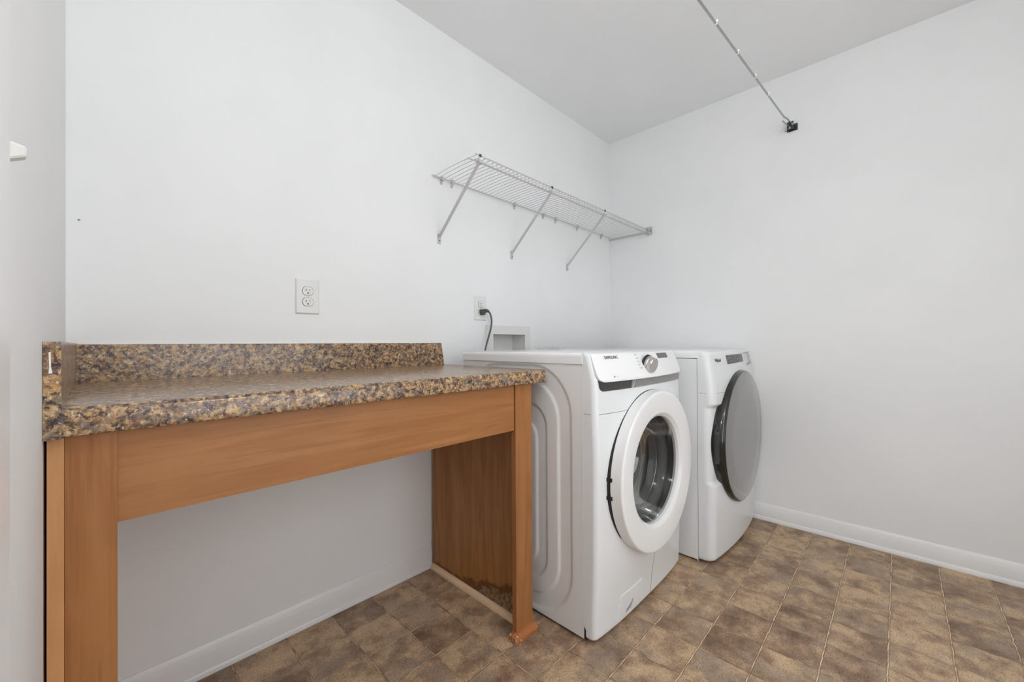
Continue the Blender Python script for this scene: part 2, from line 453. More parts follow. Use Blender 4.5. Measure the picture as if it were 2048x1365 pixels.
# upstand whose free end leans in slightly near its top
n = len(prof)
a = [bm.verts.new((.0188, *q)) for q in prof]
b = [bm.verts.new((XR - .004 - .014*sstep(.95, 1.003, q[1]), *q)) for q in prof]
for k in range(n): bm.faces.new((a[k], a[(k+1) % n], b[(k+1) % n], b[k]))
bm.faces.new(a[::-1]); bm.faces.new(b); bmesh.ops.recalc_face_normals(bm, faces=bm.faces)
bs = obj('backsplash', bm, M_gran, ct, 40)
obj('caulk_bead', tube(bmesh.new(), [(.02, -.003, 1.0035), (XR-.03, -.003, 1.0035)], .0028, 8), M_caulk, ct)['label'] = 'white caulk bead along the top of the backsplash'
ss = obj('side_splash', B(.0005, .0186, YE, -.0005, .8585, 1.006), M_gran, ct, 35, .0012, 2)
bm = bmesh.new()
pts = [(.0062, .9905), (.0082, .991), (.0085, .968), (.0098, .962), (.0098, .9585), (.0062, .9585), (.0062, .962), (.0068, .968)]
prism(bm, pts, 1, YE-.0006, YE+.001)
obj('laminate_chip', bm, M_caulk, ct, 0)['label'] = 'white chip worn through the laminate edge'

# ------------------------------------------------------------------ wooden base
db = thing('counter_base', 'honey-stained wooden counter base with an open knee space', 'counter base', (.55, -.3, 0))
ZT = .8595
obj('end_panel', B(.0035, .0205, -.612, -.0225, 0, .858), M_woodZp, db, 35, .002, 2)['label'] = 'paler edge of the left end panel'
obj('post', B(.0208, .0785, -.603, -.584, 0, ZT), M_woodZ, db, 35, .0012, 2)
obj('apron', B(.0787, 1.0175, -.5985, -.580, .7055, ZT), M_woodX, db, 35, .001, 2)
obj('post', B(1.0195, 1.100, -.603, -.584, 0, ZT), M_woodZ, db, 35, .0012, 2)
obj('end_panel', B(1.082, 1.100, -.5838, -.0225, 0, ZT), M_panel, db, 35, .0005, 1)['label'] = 'right end panel with water-damaged veneer near the floor'
bm = prism(bmesh.new(), [(1.0818, .0005)] + [(1.0818-.018*math.cos(a), .0005+.019*math.sin(a)) for a in [PI/2*k/8 for k in range(9)]], 1, -.583, -.022)
obj('shoe_moulding', bm, M_pine, db, 40)['label'] = 'unpainted pale pine quarter round'
bm = prism(bmesh.new(), [(-.6032, .0005), (-.625, .0005), (-.625, .006)] + [(-.6032-.0218*math.cos(a), .006+.0175*math.sin(a)) for a in [PI/2*k/7 for k in range(1, 8)]], 0, .998, 1.106)
obj('toe_moulding', bm, M_toe, db, 40)['label'] = 'chipped stained moulding at the foot of the right post'
bm = prism(bmesh.new(), [(1.019, .0005), (.9985, .0005), (.9985, .006)] + [(1.019-.0205*math.cos(a), .006+.0175*math.sin(a)) for a in [PI/2*k/7 for k in range(1, 8)]], 1, -.603, -.586)
obj('toe_moulding', bm, M_toe, db, 40)

# ------------------------------------------------------------------ outlets
def receptacle(parent, x, z, y=-.0062):
    bm = bmesh.new()
    R = .0172; pts = []
    for k in range(40):
        a = 2*PI*k/40; pts.append((x+R*math.cos(a), z+max(-.0142, min(.0142, R*math.sin(a)))))
    prism(bm, pts, 1, y-.0022, y+.002)
    r = obj('receptacle', bm, M_plate2, parent, 40)
    g = bmesh.new()
    n = 40
    o = [g.verts.new((x+(R+.0016)*math.cos(2*PI*k/n), y-.0003, z+max(-.0156, min(.0156, (R+.0016)*math.sin(2*PI*k/n))))) for k in range(n)]
    i = [g.verts.new((x+R*math.cos(2*PI*k/n), y-.0003, z+max(-.0142, min(.0142, R*math.sin(2*PI*k/n))))) for k in range(n)]
    for k in range(n): g.faces.new((o[k], o[(k+1) % n], i[(k+1) % n], i[k]))
    obj('gap', g, mat('gap_grey', (120, 118, 115), .6), r, 0)
    s = bmesh.new()
    box(s, x-.0072, x-.0052, y-.0026, y, z-.001, z+.0075); box(s, x+.0052, x+.0070, y-.0026, y, z, z+.0068)
    prism(s, [(x+.0026*math.cos(2*PI*k/14), z-.0072+.0026*math.sin(2*PI*k/14)) for k in range(14)], 1, y-.0026, y)
    obj('slot', s, M_slot, r, 0)
    return r
def cover(parent, x0, x1, z0, z1, t=.0062):
    bm = bmesh.new(); i = .004
    a = [bm.verts.new(p) for p in ((x0, -.0004, z0), (x1, -.0004, z0), (x1, -.0004, z1), (x0, -.0004, z1))]
    b = [bm.verts.new(p) for p in ((x0, -.0025, z0), (x1, -.0025, z0), (x1, -.0025, z1), (x0, -.0025, z1))]
    c = [bm.verts.new(p) for p in ((x0+i, -t, z0+i), (x1-i, -t, z0+i), (x1-i, -t, z1-i), (x0+i, -t, z1-i))]
    for u, v in ((a, b), (b, c)):
        for k in range(4): bm.faces.new((u[k], u[(k+1) % 4], v[(k+1) % 4], v[k]))
    bm.faces.new(c); bm.faces.new(a[::-1]); bmesh.ops.recalc_face_normals(bm, faces=bm.faces)
    return obj('cover_plate', bm, M_plate, parent, 20)
def outlet(label, x0, x1, z0, z1):
    xc, zc = (x0+x1)/2, (z0+z1)/2
    t = thing('electrical_outlet', label, 'outlet', (xc, 0, z0), 'wall outlets')
    cover(t, x0, x1, z0, z1)
    receptacle(t, xc, zc+.0195); receptacle(t, xc, zc-.0195)
    bm = lathe_y(bmesh.new(), xc, zc, [(.0032, -.0058), (.0032, -.0068), (0, -.0074)], 16)
    obj('screw', bm, M_knob, t, 40)
    return t
outlet('white duplex outlet on the wall above the counter, nothing plugged in', .5305, .6095, 1.109, 1.234)
outlet('white duplex outlet above the washing machine with a grey plug in it', 1.341, 1.4205, 1.117, 1.2395)

cd = thing('power_cord', 'grey power cord plugged into the outlet above the washing machine', 'cord', (1.38, -.02, 1.157))
px, pz = 1.381, 1.1585
bm = bmesh.new()
prism(bm, [(px-.013, pz+.012), (px+.013, pz+.013), (px+.014, pz-.004), (px+.008, pz-.016), (px-.007, pz-.016), (px-.013, pz-.004)], 1, -.030, -.0088)
obj('plug', bm, M_plug, cd, 30, .003, 2)
bm = tube(bmesh.new(), spline([(px+.004, -.023, pz+.004), (px+.020, -.026, pz+.007), (px+.034, -.028, pz+.003)], 6), [.0105]*5+[.009]*3+[.0078]*3+[.006]*2, 12)
obj('strain_relief', bm, M_plug, cd, 50)
bm = tube(bmesh.new(), spline([(px+.030, -.028, pz+.005), (1.423, -.031, 1.148), (1.4285, -.034, 1.115), (1.419, -.038, 1.076), (1.396, -.046, 1.030), (1.366, -.056, .972), (1.345, -.062, .90), (1.338, -.063, .78), (1.345, -.060, .55), (1.352, -.055, .36)], 8), .0046, 10)
obj('cable', bm, M_cord, cd, 60)

# ------------------------------------------------------------------ supply box
sb = thing('washer_supply_box', 'white recessed plastic supply box in the wall behind the washing machine', 'supply box', (1.584, 0, .93))
bm = bmesh.new(); FX0, FX1, FZ0, FZ1 = 1.417, 1.752, .868, 1.094
for q in ((FX0, HB[0]+.003, FZ0, FZ1), (HB[1]-.003, FX1, FZ0, FZ1), (HB[0]+.003, HB[1]-.003, HB[3]-.003, FZ1), (HB[0]+.003, HB[1]-.003, FZ0, HB[2]+.003)):
    box(bm, q[0], q[1], -.005, -.0004, q[2], q[3])
bmesh.ops.remove_doubles(bm, verts=bm.verts, dist=1e-5)
obj('frame', bm, M_box, sb, 30)
bm = bmesh.new(); e = .003; i0, i1, k0, k1 = HB[0]+.0005, HB[1]-.0005, HB[2]+.0005, HB[3]-.0005
box(bm, i0, i0+e, -.001, .100, k0, k1); box(bm, i1-e, i1, -.001, .100, k0, k1); box(bm, i0+e, i1-e, -.001, .1, k1-e, k1); box(bm, i0+e, i1-e, -.001, .1, k0, k0+e); box(bm, i0+e, i1-e, .096, .1, k0+e, k1-e)
obj('recess', bm, M_box, sb, 0)

# ------------------------------------------------------------------ wire shelf
ws = thing('wire_shelf', 'white coated wire shelf on slanted braces above the appliances', 'shelf', (1.86, 0, 1.765))
SX0, SX1, SZ = 1.094, 2.615, 1.765
bm = bmesh.new()
n = 61; xs = [SX0+.016 + (SX1-SX0-.024)*k/(n-1) for k in range(n)]
for x in xs:
    pts = [(x, -.012 - .298*t, SZ+.003 + .005*math.sin(PI*t)) for t in [k/7 for k in range(8)]] + [(x, -.3125, SZ-.002), (x, -.3125, SZ-.026)]
    tube(bm, pts, .0012, 6)
obj('deck_wires', bm, M_wire, ws, 60)
for nm, y, z, r, a in (('back_rail', -.012, SZ, .0030, SX0), ('middle_rail', -.262, SZ-.002, .0022, SX0), ('front_rail', -.310, SZ, .0024, SX0+.002), ('lip_rail', -.310, SZ-.026, .0026, SX0+.004)):
    obj(nm, tube(bmesh.new(), [(a, y, z), (SX1, y, z)], r, 10), M_wire, ws, 60)
for (tx, fx) in ((1.119, 1.134), (1.580, 1.608), (2.062, 2.110)):
    bm = bmesh.new()
    p0 = Vector((tx, -.306, SZ-.026)); p1 = Vector((fx, -.0045, 1.494))
    d = (p1-p0).normalized(); s = Vector((1, 0, 0)); u = d.cross(s).normalized()
    w, t = .0058, .0032
    ring = lambda p: [bm.verts.new(p + a*s*w + b*u*t) for a, b in ((-1, -1), (1, -1), (1, 1), (-1, 1))]
    A, Bq = ring(p0), ring(p1)
    for k in range(4): bm.faces.new((A[k], A[(k+1) % 4], Bq[(k+1) % 4], Bq[k]))
    bm.faces.new(A[::-1]); bm.faces.new(Bq)
    # hook over the lip rail
    box(bm, tx-.009, tx+.009, -.318, -.300, SZ-.031, SZ-.018)
    bmesh.ops.recalc_face_normals(bm, faces=bm.faces)
    br = obj('brace', bm, M_wire, ws, 30)
    bm = B(fx-.009, fx+.009, -.0040, -.0004, 1.462, 1.506)
    ft = obj('foot_plate', bm, M_wire, br, 30, .001, 1)
    obj('screw_hole', lathe_y(bmesh.new(), fx+.001, 1.476, [(.003, -.0035), (.003, -.0046), (0, -.0046)], 14), M_screwd, br, 30)
    box_ = B(tx-.005, tx+.005, -.3155, -.3115, SZ-.006, SZ+.004)
    obj('end_clip', box_, M_dgrey, br, 30, .001, 1)['label'] = 'small dark clip on the shelf front edge'
for x in (1.147, 1.206, 1.628, 1.872, 1.988, 2.216, 2.506):
    bm = bmesh.new(); box(bm, x-.006, x+.006, -.017, -.0004, SZ-.010, SZ+.009); box(bm, x-.004, x+.004, -.007, -.0004, SZ-.024, SZ-.009)
    obj('wall_clip', bm, M_wire, ws, 30, .0015, 1)
bm = B(2.6155, W-.0005, -.285, -.004, SZ-.018, SZ-.006)
obj('end_strip', bm, M_wire, ws, 30, .001, 1)
bm = bmesh.new(); box(bm, 2.590, W-.0005, -.325, -.300, SZ-.032, SZ-.024); box(bm, W-.006, W-.0005, -.332, -.290, SZ-.030, SZ+.022); box(bm, 2.592, W-.003, -.326, -.321, SZ-.03, SZ+.010)
eb = obj('end_bracket', bm, M_wire, ws, 30, .0015, 1)
bm = bmesh.new(); tube(bm, [(2.6065+.006*math.cos(a), -.3268, SZ-.006+.009*math.sin(a)) for a in [PI*.5-2*PI*k/20*.8 for k in range(17)]], .0016, 6)
obj('screw', bm, M_screwd, eb, 40)

# ------------------------------------------------------------------ hanging rod
hr = thing('hanging_rod', 'thin zinc hanging rod with white beads running high across the room to the right wall', 'rod', (2.6, -1.13, 2.165))
pts = [(.004, -.985, 2.165), (1.455, -1.061, 2.165), (2.40, -1.117, 2.165), (2.470, -1.1215, 2.165), (2.486, -1.124, 2.163), (2.510, -1.129, 2.1665), (2.545, -1.1335, 2.1675), (2.598, -1.135, 2.170)]
obj('rod', tube(bmesh.new(), pts, .0042, 14), M_zinc, hr, 60)
def rody(x): return -.985 + (-1.061+.985)*x/1.455 if x < 1.455 else -1.061 + (-1.117+1.061)*(x-1.455)/(2.40-1.455)
for x in (.5, .72, .94, 1.16, 1.38, 1.600, 1.818, 2.032, 2.215):
    bm = bmesh.new(); y = rody(x)
    tube(bm, [(x-.0035, y, 2.165), (x-.003, y, 2.165), (x+.003, y, 2.165), (x+.0035, y, 2.165)], [.0035, .0050, .0050, .0035], 14)
    tube(bm, spline([(x, y-.001, 2.1685), (x+.002, y-.003, 2.174), (x+.004, y-.004, 2.180)], 4), [.002, .0026, .0032, .0038, .0042, .0043, .004, .003, .0015], 12)
    obj('bead', bm, M_bead, hr, 60)
bm = tube(bmesh.new(), [(2.496, -1.1145, 2.150), (2.598, -1.1255, 2.158)], .0042, 14)
obj('stub_rod', bm, M_zinc, hr, 60)
bm = bmesh.new()
box(bm, 2.594, 2.600, -1.146, -1.116, 2.141, 2.181)
box(bm, W-.004, W-.0004, -1.160, -1.112, 2.140, 2.176)
tube(bm, [(2.599, -1.124, 2.150), (W-.002, -1.124, 2.150)], .0035, 10); tube(bm, [(2.599, -1.141, 2.170), (W-.002, -1.141, 2.170)], .0035, 10)
ck = obj('wall_clamp', bm, M_screwd, hr, 30)
for y, z in ((-1.128, 2.147), (-1.143, 2.164)):
    obj('nut', lathe_bm := tube(bmesh.new(), [(2.589, y, z), (2.5945, y, z)], .0065, 6), M_zinc, ck, 30)
obj('wall_flange', tube(bmesh.new(), [(.0005, -.985, 2.165), (.006, -.985, 2.165)], .018, 20), M_zinc, hr, 40)

# ------------------------------------------------------------------ switch, marks
sw = thing('light_switch', 'white toggle light switch on the left wall by the frame edge', 'light switch', (0, -1.035, 1.098))
bm = bmesh.new(); i = .004
a = [bm.verts.new(p) for p in ((.0004, -1.07, 1.098), (.0004, -1.0, 1.098), (.0004, -1.0, 1.212), (.0004, -1.07, 1.212))]
b = [bm.verts.new((.003, p.co.y, p.co.z)) for p in a]
c = [bm.verts.new(p) for p in ((.006, -1.066, 1.102), (.006, -1.004, 1.102), (.006, -1.004, 1.208), (.006, -1.066, 1.208))]
for u, v in ((a, b), (b, c)):
    for k in range(4): bm.faces.new((u[k], u[(k+1) % 4], v[(k+1) % 4], v[k]))
bm.faces.new(c); bm.faces.new(a[::-1]); bmesh.ops.recalc_face_normals(bm, faces=bm.faces)
obj('cover_plate', bm, M_plate, sw, 20)
bm = bmesh.new()
prism(bm, [(.004, 1.146), (.017, 1.1525), (.0175, 1.1605), (.004, 1.164)], 1, -1.040, -1.030)
obj('toggle', bm, M_plate, sw, 30, .0012, 1)

tag(obj('nail', tube(bmesh.new(), [(.0215, -.0002, 1.3265), (.0235, -.006, 1.3255)], .0013, 8), M_screwd), 'tiny dark nail in the back wall near the left corner', 'nail')
tag(obj('wall_anchor', tube(bmesh.new(), [(W-.0003, -1.106, 2.149), (W-.004, -1.106, 2.149)], .0028, 10), M_screwd), 'tiny dark screw anchor in the right wall beside the rod clamp', 'screw')

# ------------------------------------------------------------------ washing machine
WX0, WX1, WXC = 1.165, 1.851, 1.508
TW = [(.02, -.818), (.3, -.826), (.6, -.828), (.76, -.824), (.83, -.823), (.87, -.822), (.95, -.802), (.966, -.796)]
def Fw(x, z):
    u = min(1, abs(x-WXC)/.343); return interp(z, TW) - (.016+.014*sstep(.05, .28, z)-.006*sstep(.70, .84, z))*(1-u**3.2)
def Fp(x, z):
    u = (x-WXC)/.343; t = (.966-z)/.096; return -.803 - .035*t - (.018+.012*t)*(1-min(1, u*u))
wm = thing('washing_machine', 'white front-loading washing machine beside the counter with a white ring door', 'washing machine', (WXC, -.46, 0))
def rr_sd(y, z, cy, hw, zlo, zhi, r):
    cz, hh = (zlo+zhi)/2, (zhi-zlo)/2
    qx, qz = abs(y-cy)-hw+r, abs(z-cz)-hh+r
    return math.hypot(max(qx, 0), max(qz, 0)) + min(max(qx, qz), 0) - r
def side_disp(y, z):
    h = 0
    for i, (hw, zl, zh, r) in enumerate(((.268, .026, .918, .175), (.214, .076, .862, .14), (.157, .132, .776, .085), (.112, .185, .705, .055))):
        k = 1 - sstep(-.0065, .0065, rr_sd(y, z, -.457, hw, zl, zh, r))
        h += (k if i % 2 == 0 else -k)*.0052
    return h
def cabinet(bm, X0, X1, Y0, Y1, Z0, Z1, disp=None, ny=160, nz=220):
    """Y0 = back, Y1 = front (open)"""
    if disp:
        rows = [[(X0 + disp(Y0+(Y1-Y0)*i/ny, Z0+(Z1-Z0)*j/nz), Y0+(Y1-Y0)*i/ny, Z0+(Z1-Z0)*j/nz) for i in range(ny+1)] for j in range(nz+1)]
        grid(bm, rows)
    v = {}
    for x in (X0, X1):
        for y in (Y0, Y1):
            for z in (Z0, Z1): v[x, y, z] = bm.verts.new((x, y, z))
    f = lambda *k: bm.faces.new([v[q] for q in k])
    if not disp: f((X0, Y0, Z0), (X0, Y1, Z0), (X0, Y1, Z1), (X0, Y0, Z1))
    f((X1, Y0, Z0), (X1, Y0, Z1), (X1, Y1, Z1), (X1, Y1, Z0))
    f((X0, Y0, Z0), (X0, Y0, Z1), (X1, Y0, Z1), (X1, Y0, Z0))
    f((X0, Y0, Z1), (X0, Y1, Z1), (X1, Y1, Z1), (X1, Y0, Z1))
    f((X0, Y0, Z0), (X1, Y0, Z0), (X1, Y1, Z0), (X0, Y1, Z0))
    return bm
bm = cabinet(bmesh.new(), WX0, WX1, -.140, -.7755, .012, .927, side_disp)
# narrow rolled flange at the front edge of the left side
box(bm, WX0-.0008, WX0+.002, -.7765, -.7745, .012, .927)
obj('cabinet', bm, M_enam, wm, 40)
bm = B(WX0-.0035, WX1+.0035, -.7765, -.137, .9278, .967)
es = [e for e in bm.edges if (e.verts[0].co.z > .96 and e.verts[1].co.z > .96)]
bmesh.ops.bevel(bm, geom=es, offset=.016, segments=5, profile=.5, affect='EDGES')
obj('lid', bm, M_lid, wm, 40)

def fascia_rows(F, XL, XR_, ycab, r, zs, rz_top=.012, rz_bot=.012, nx=70, disp=None, side_n=5, inset=None):
    rows = []
    for z in zs:
        ins = 0
        zt, zb = zs[-1], zs[0]
        if z > zt-rz_top: ins = rz_top*(1-math.sqrt(max(0, 1-((z-(zt-rz_top))/rz_top)**2)))
        if z < zb+rz_bot: ins = rz_bot*(1-math.sqrt(max(0, 1-(((zb+rz_bot)-z)/rz_bot)**2)))
        ins = min(ins, max(rz_top, rz_bot)*.85)
        row = []
        xl, xr = XL+ins*.5, XR_-ins*.5
        yl = F(XL+.001, z)+ins+(disp(XL+r, z) if disp else 0); yr = F(XR_-.001, z)+ins
        for k in range(side_n): row.append((xl, ycab+(yl+r-ycab)*k/side_n, z))
        for k in range(8):
            a = PI/2*k/8; row.append((xl+r-r*math.cos(a), None, z, r-r*math.sin(a)))
        for k in range(nx+1):
            x = xl+r+(xr-xl-2*r)*k/nx; row.append((x, None, z, 0))
        for k in range(1, 9):
            a = PI/2*k/8; row.append((xr-r+r*math.sin(a), None, z, r-r*math.cos(a)))
        for k in range(1, side_n+1): row.append((xr, yr+r+(ycab-yr-r)*k/side_n, z))
        out = []
        for q in row:
            if len(q) == 4:
                y = F(q[0], z) + ins + q[3] + (disp(q[0], z) if disp else 0)
                out.append((q[0], min(y, ycab), z))
            else: out.append(q)
        rows.append(out)
    return rows
def zlist(z0, z1, n, fine):
    s = set(z0+(z1-z0)*k/n for k in range(n+1))
    for c in fine: s.update(c)
    return sorted(s)
CX, CZ = WXC, .521
zs = zlist(.016, .966, 110, [[.016+.0012*k for k in range(10)], [.966-.0015*k for k in range(9)]])
bm = bmesh.new(); V = grid(bm, fascia_rows(Fw, WX0+.0005, WX1-.0005, -.7771, .016, zs))
# opening behind the door
kill = [f for f in bm.faces if f.calc_center_median().y < -.78 and math.hypot(f.calc_center_median().x-CX, f.calc_center_median().z-CZ) < .235]
bmesh.ops.delete(bm, geom=kill, context='FACES')
top = [bm.verts.new(v.co) for v in V[-1]]; bm.faces.new(top)
bot = [bm.verts.new(v.co) for v in V[0]]; bm.faces.new(bot[::-1])
fa = obj('front_panel', bm, M_plas, wm, 50)
def seam(parent, F, pts, r=.0011, m=M_mgrey, n=14):
    P = []
    for (a, b) in zip(pts, pts[1:]):
        for k in range(n): P.append((a[0]+(b[0]-a[0])*k/n, a[1]+(b[1]-a[1])*k/n))
    P.append(pts[-1])
    return obj('seam', tube(bmesh.new(), [(x, F(x, z)+r*.35, z) for x, z in P], r, 6), m, parent, 60)
seam(fa, Fw, [(1.183, .763), (1.26, .762), (1.342, .7615)])
seam(fa, Fw, [(1.672, .7615), (1.75, .762), (1.835, .763)])
seam(fa, Fw, [(1.545, .205), (1.531, .03)], .0014)
obj('seam', tube(bmesh.new(), [(WX0+.0002, -.780, .763), (WX0+.0002, -.806, .763)], .0009, 6), M_mgrey, fa)
obj('notch', prism(bmesh.new(), [(-.7775, .012), (-.7775, .052), (-.7805, .049), (-.7835, .042), (-.7835, .022), (-.786, .0165), (-.786, .012)], 0, WX0-.0006, WX0+.01), M_black, fa, 30)
# lint filter cover
fl = [(1.288, .031), (1.2975, .108), (1.3035, .1165), (1.448, .1165), (1.446, .031)]
bm = bmesh.new()
cen = (1.37, .07)
o = [bm.verts.new((x, Fw(x, z)-.0022, z)) for x, z in fl]; 
i = [bm.verts.new((cen[0]+(x-cen[0])*.985, Fw(x, z)-.0032, cen[1]+(z-cen[1])*.97)) for x, z in fl]
b_ = [bm.verts.new((x, Fw(x, z)+.004, z)) for x, z in fl]
for k in range(5):
    bm.faces.new((b_[k], b_[(k+1) % 5], o[(k+1) % 5], o[k])); bm.faces.new((o[k], o[(k+1) % 5], i[(k+1) % 5], i[k]))
bm.faces.new(i); bmesh.ops.recalc_face_normals(bm, faces=bm.faces)
fc = obj('filter_cover', bm, M_plas, wm, 20)
bm = bmesh.new()
for pts in ([(0, .004), (.006, .012), (.016, .014), (.028, .020), (.038, .024), (.044, .034), (.047, .034), (.044, .020), (.036, .014), (.030, .004), (.020, .008), (.012, .002), (.006, .008), (.003, 0)],):
    bm.faces.new([bm.verts.new((x, y, 0)) for x, y in pts])
bmesh.ops.triangulate(bm, faces=bm.faces)
obj('scuff_mark', drape(bm, Fw, 1.337, .040, .0038), mat('scuff', (150, 150, 148), .6), fc, 0)
# handle recess and trim strip under the console
bm = bmesh.new()
def strip_pts(x0, x1, z0, z1, r0, r1):
    p = []
    p += [(x0, z1)] if r0 == 0 else [(x0-.004, z1)]
    if r0: p += [(x0+r0-r0*math.cos(a), z0+r0-r0*math.sin(a)) for a in [PI/2*k/8 for k in range(9)]]
    else: p += [(x0-.012, z0)]
    if r1: p += [(x1-r1+r1*math.sin(a), z0+r1-r1*math.cos(a)) for a in [PI/2*k/8 for k in range(9)]]
    else: p += [(x1, z0)]
    p += [(x1, z1)]; return p
def strip(name, F, pts, off, m, parent):
    bm = bmesh.new()
    f = bm.faces.new([bm.verts.new((x, 0, z)) for x, z in pts])
    for k in range(1, 24):
        x = min(p[0] for p in pts)+(max(p[0] for p in pts)-min(p[0] for p in pts))*k/24
        bmesh.ops.bisect_plane(bm, geom=bm.verts[:]+bm.edges[:]+bm.faces[:], plane_co=(x, 0, 0), plane_no=(1, 0, 0))
    for z in (.845, .853, .861, .869, .875):
        bmesh.ops.bisect_plane(bm, geom=bm.verts[:]+bm.edges[:]+bm.faces[:], plane_co=(0, 0, z), plane_no=(0, 0, 1))
    r = bmesh.ops.extrude_face_region(bm, geom=bm.faces[:])
    ex = set(v for v in r['geom'] if isinstance(v, bmesh.types.BMVert))
    for v in bm.verts: v.co.y = F(v.co.x, v.co.z) + (.004 if v in ex else -off)
    bmesh.ops.recalc_face_normals(bm, faces=bm.faces)
    return obj(name, bm, m, parent, 30)
strip('drawer_grip', Fw, strip_pts(1.1845, 1.372, .8375, .882, .022, 0), .0012, M_dgrey, wm)['label'] = 'dark grip recess of the detergent drawer'
strip('trim_strip', Fw, strip_pts(1.376, 1.838, .8375, .882, 0, .018), .0030, M_mgrey, wm)['label'] = 'grey strip below the controls'
strip('grip_edge', Fw, [(1.366, .8375), (1.378, .8375), (1.396, .868), (1.392, .868)], .0036, M_knob, wm)
# console
def console(name, F, x0, x1, z0, z1, r, m, parent, t=.012, nx=48, nz=16):
    bm = bmesh.new(); rows = []
    for j in range(nz+1):
        s = j/nz; z = z0+(z1-z0)*s; d = z-z0
        ins = r-math.sqrt(max(0, r*r-(r-d)**2)) if d < r else 0
        tt = z1-z; rt = .012
        ins2 = rt-math.sqrt(max(0, rt*rt-(rt-tt)**2)) if tt < rt else 0
        a, b = x0+ins+ins2, x1-ins-ins2
        row = []
        for k in range(nx+1):
            u = k/nx; x = a+(b-a)*u
            ed = min(x-a, b-x, d, tt); rd = .004*(1-min(1, max(0, ed)/.004))**2
            row.append((x, F(x, z)+rd, z))
        rows.append(row)
    V = grid(bm, rows)
    rim = V[0] + [q[-1] for q in V[1:]] + V[-1][-2::-1] + [q[0] for q in V[-2:0:-1]]
    bk = [bm.verts.new((v.co.x, v.co.y+t, v.co.z)) for v in rim]
    for k in range(len(rim)): bm.faces.new((rim[k], rim[(k+1) % len(rim)], bk[(k+1) % len(rim)], bk[k]))
    bm.faces.new(bk)
    bmesh.ops.recalc_face_normals(bm, faces=bm.faces)
    return obj(name, bm, m, parent, 50)
cp = console('control_panel', Fp, 1.1745, 1.8445, .8685, .9645, .026, M_panelw, wm, .016)
obj('brand_lettering', drape(text_bm('SAMSUNG', .078, .0112, 0, 0, 1.08, .0009), Fp, 1.2335, .9438), M_ink, cp, 0)
quad_slab(b0 := bmesh.new(), Fp, ((1.6147, .9569), (1.718, .9567), (1.7164, .9366), (1.6142, .9367)))
obj('display', b0, M_disp, cp, 0)
for nm, rows_, nq, fr, hh in (('cycle_marks', ((1.4245, .9525, .022), (1.4285, .9400, .020), (1.4300, .9285, .014), (1.4265, .9165, .016), (1.4270, .9045, .025)), 4, .72, .0032),
                      ('cycle_marks', ((1.5300, .9540, .016), (1.5560, .9465, .010), (1.5560, .9330, .012), (1.5520, .9200, .014), (1.5430, .9080, .016)), 3, .7, .0026)):
    bm = bmesh.new()
    for (x, z, w) in rows_:
        for k in range(nq):
            a = x+w*k/nq; rect2(bm, a, a+w/nq*fr, z, z+hh)
    obj(nm, drape(bm, Fp, 0, 0), M_ink2, cp, 0)
bm = bmesh.new()
for x in (1.617, 1.643, 1.669, 1.695):
    for k in range(5): rect2(bm, x, x+.0035, .9075+k*.0045, .9105+k*.0045)
    rect2(bm, x+.004, x+.016, .9015, .9035)
    rect2(bm, x+.006, x+.014, .8955, .8975)
obj('button_marks', drape(bm, Fp, 0, 0), M_ink3, cp, 0)
bm = bmesh.new()
for x in (1.733, 1.751):
    for k in range(8): rect2(bm, x, x+.0022, .916+k*.005, .919+k*.005)
for z in (.952, .936, .921, .905):
    rect2(bm, 1.768, 1.782, z, z+.0026); rect2(bm, 1.790, 1.800, z-.003, z)
obj('button_marks', drape(bm, Fp, 0, 0), M_ink3, cp, 0)
bm = bmesh.new(); bm.faces.new([bm.verts.new((.0024*math.cos(2*PI*k/16), .0034*math.sin(2*PI*k/16), 0)) for k in range(16)])
obj('leaf_mark', drape(bm, Fp, 1.2540, .8845), M_ink, cp, 0)
bm = bmesh.new(); 
for k in range(3): rect2(bm, 0, .004-.0006*k, k*.0026, k*.0026+.0018)
obj('care_mark', drape(bm, Fp, 1.2665, .8808), M_ink2, cp, 0)
# dial
kx, kz = 1.4945, .9205; ky = Fp(kx, kz); tilt = math.radians(14)
def lathe_dir(prof, centre, tilt, n=56):
    bm = lathe_y(bmesh.new(), 0, 0, prof, n)
    M = Matrix.Translation(centre) @ Matrix.Rotation(tilt, 4, 'X') @ Matrix.Rotation(math.radians(-2), 4, 'Z')
    bmesh.ops.transform(bm, matrix=M, verts=bm.verts); return bm
dl = obj('dial', lathe_dir([(.0335, .004), (.0335, -.004), (.0315, -.006), (.0, -.006)], (kx, ky, kz), tilt), M_black, cp, 40)
obj('knob', lathe_dir([(.0310, -.005), (.0312, -.013), (.0296, -.0145), (.0285, -.016), (.0290, -.0185), (.0288, -.030), (.0272, -.0325), (0, -.0330)], (kx, ky, kz), tilt), M_knob, dl, 35)
# door
dr = obj('door', lathe_y(bmesh.new(), CX, CZ, [(.2880, -.8500), (.2950, -.8505), (.2962, -.852), (.2962, -.885), (.2958, -.8895), (.2938, -.8930), (.2905, -.8945), (.2860, -.8948), (.2160, -.8895), (.2120, -.8885), (.2085, -.8850), (.2030, -.8815), (.1995, -.8780), (.1980, -.8720), (.1975, -.862), (.1985, -.850)], 140), M_door_pl, wm, 22)
obj('door_seal', lathe_y(bmesh.new(), CX, CZ, [(.2360, -.800), (.2968, -.812), (.2972, -.8480), (.2880, -.8515), (.2300, -.842), (.1990, -.846), (.2360, -.800)], 120), M_black, dr, 40)
obj('glass_bowl', lathe_y(bmesh.new(), CX, CZ, [(.1974, -.8660), (.1950, -.8600), (.1890, -.835), (.176, -.795), (.158, -.768), (.12, -.752), (.06, -.745), (0, -.744)], 90), M_glass, dr, 60)
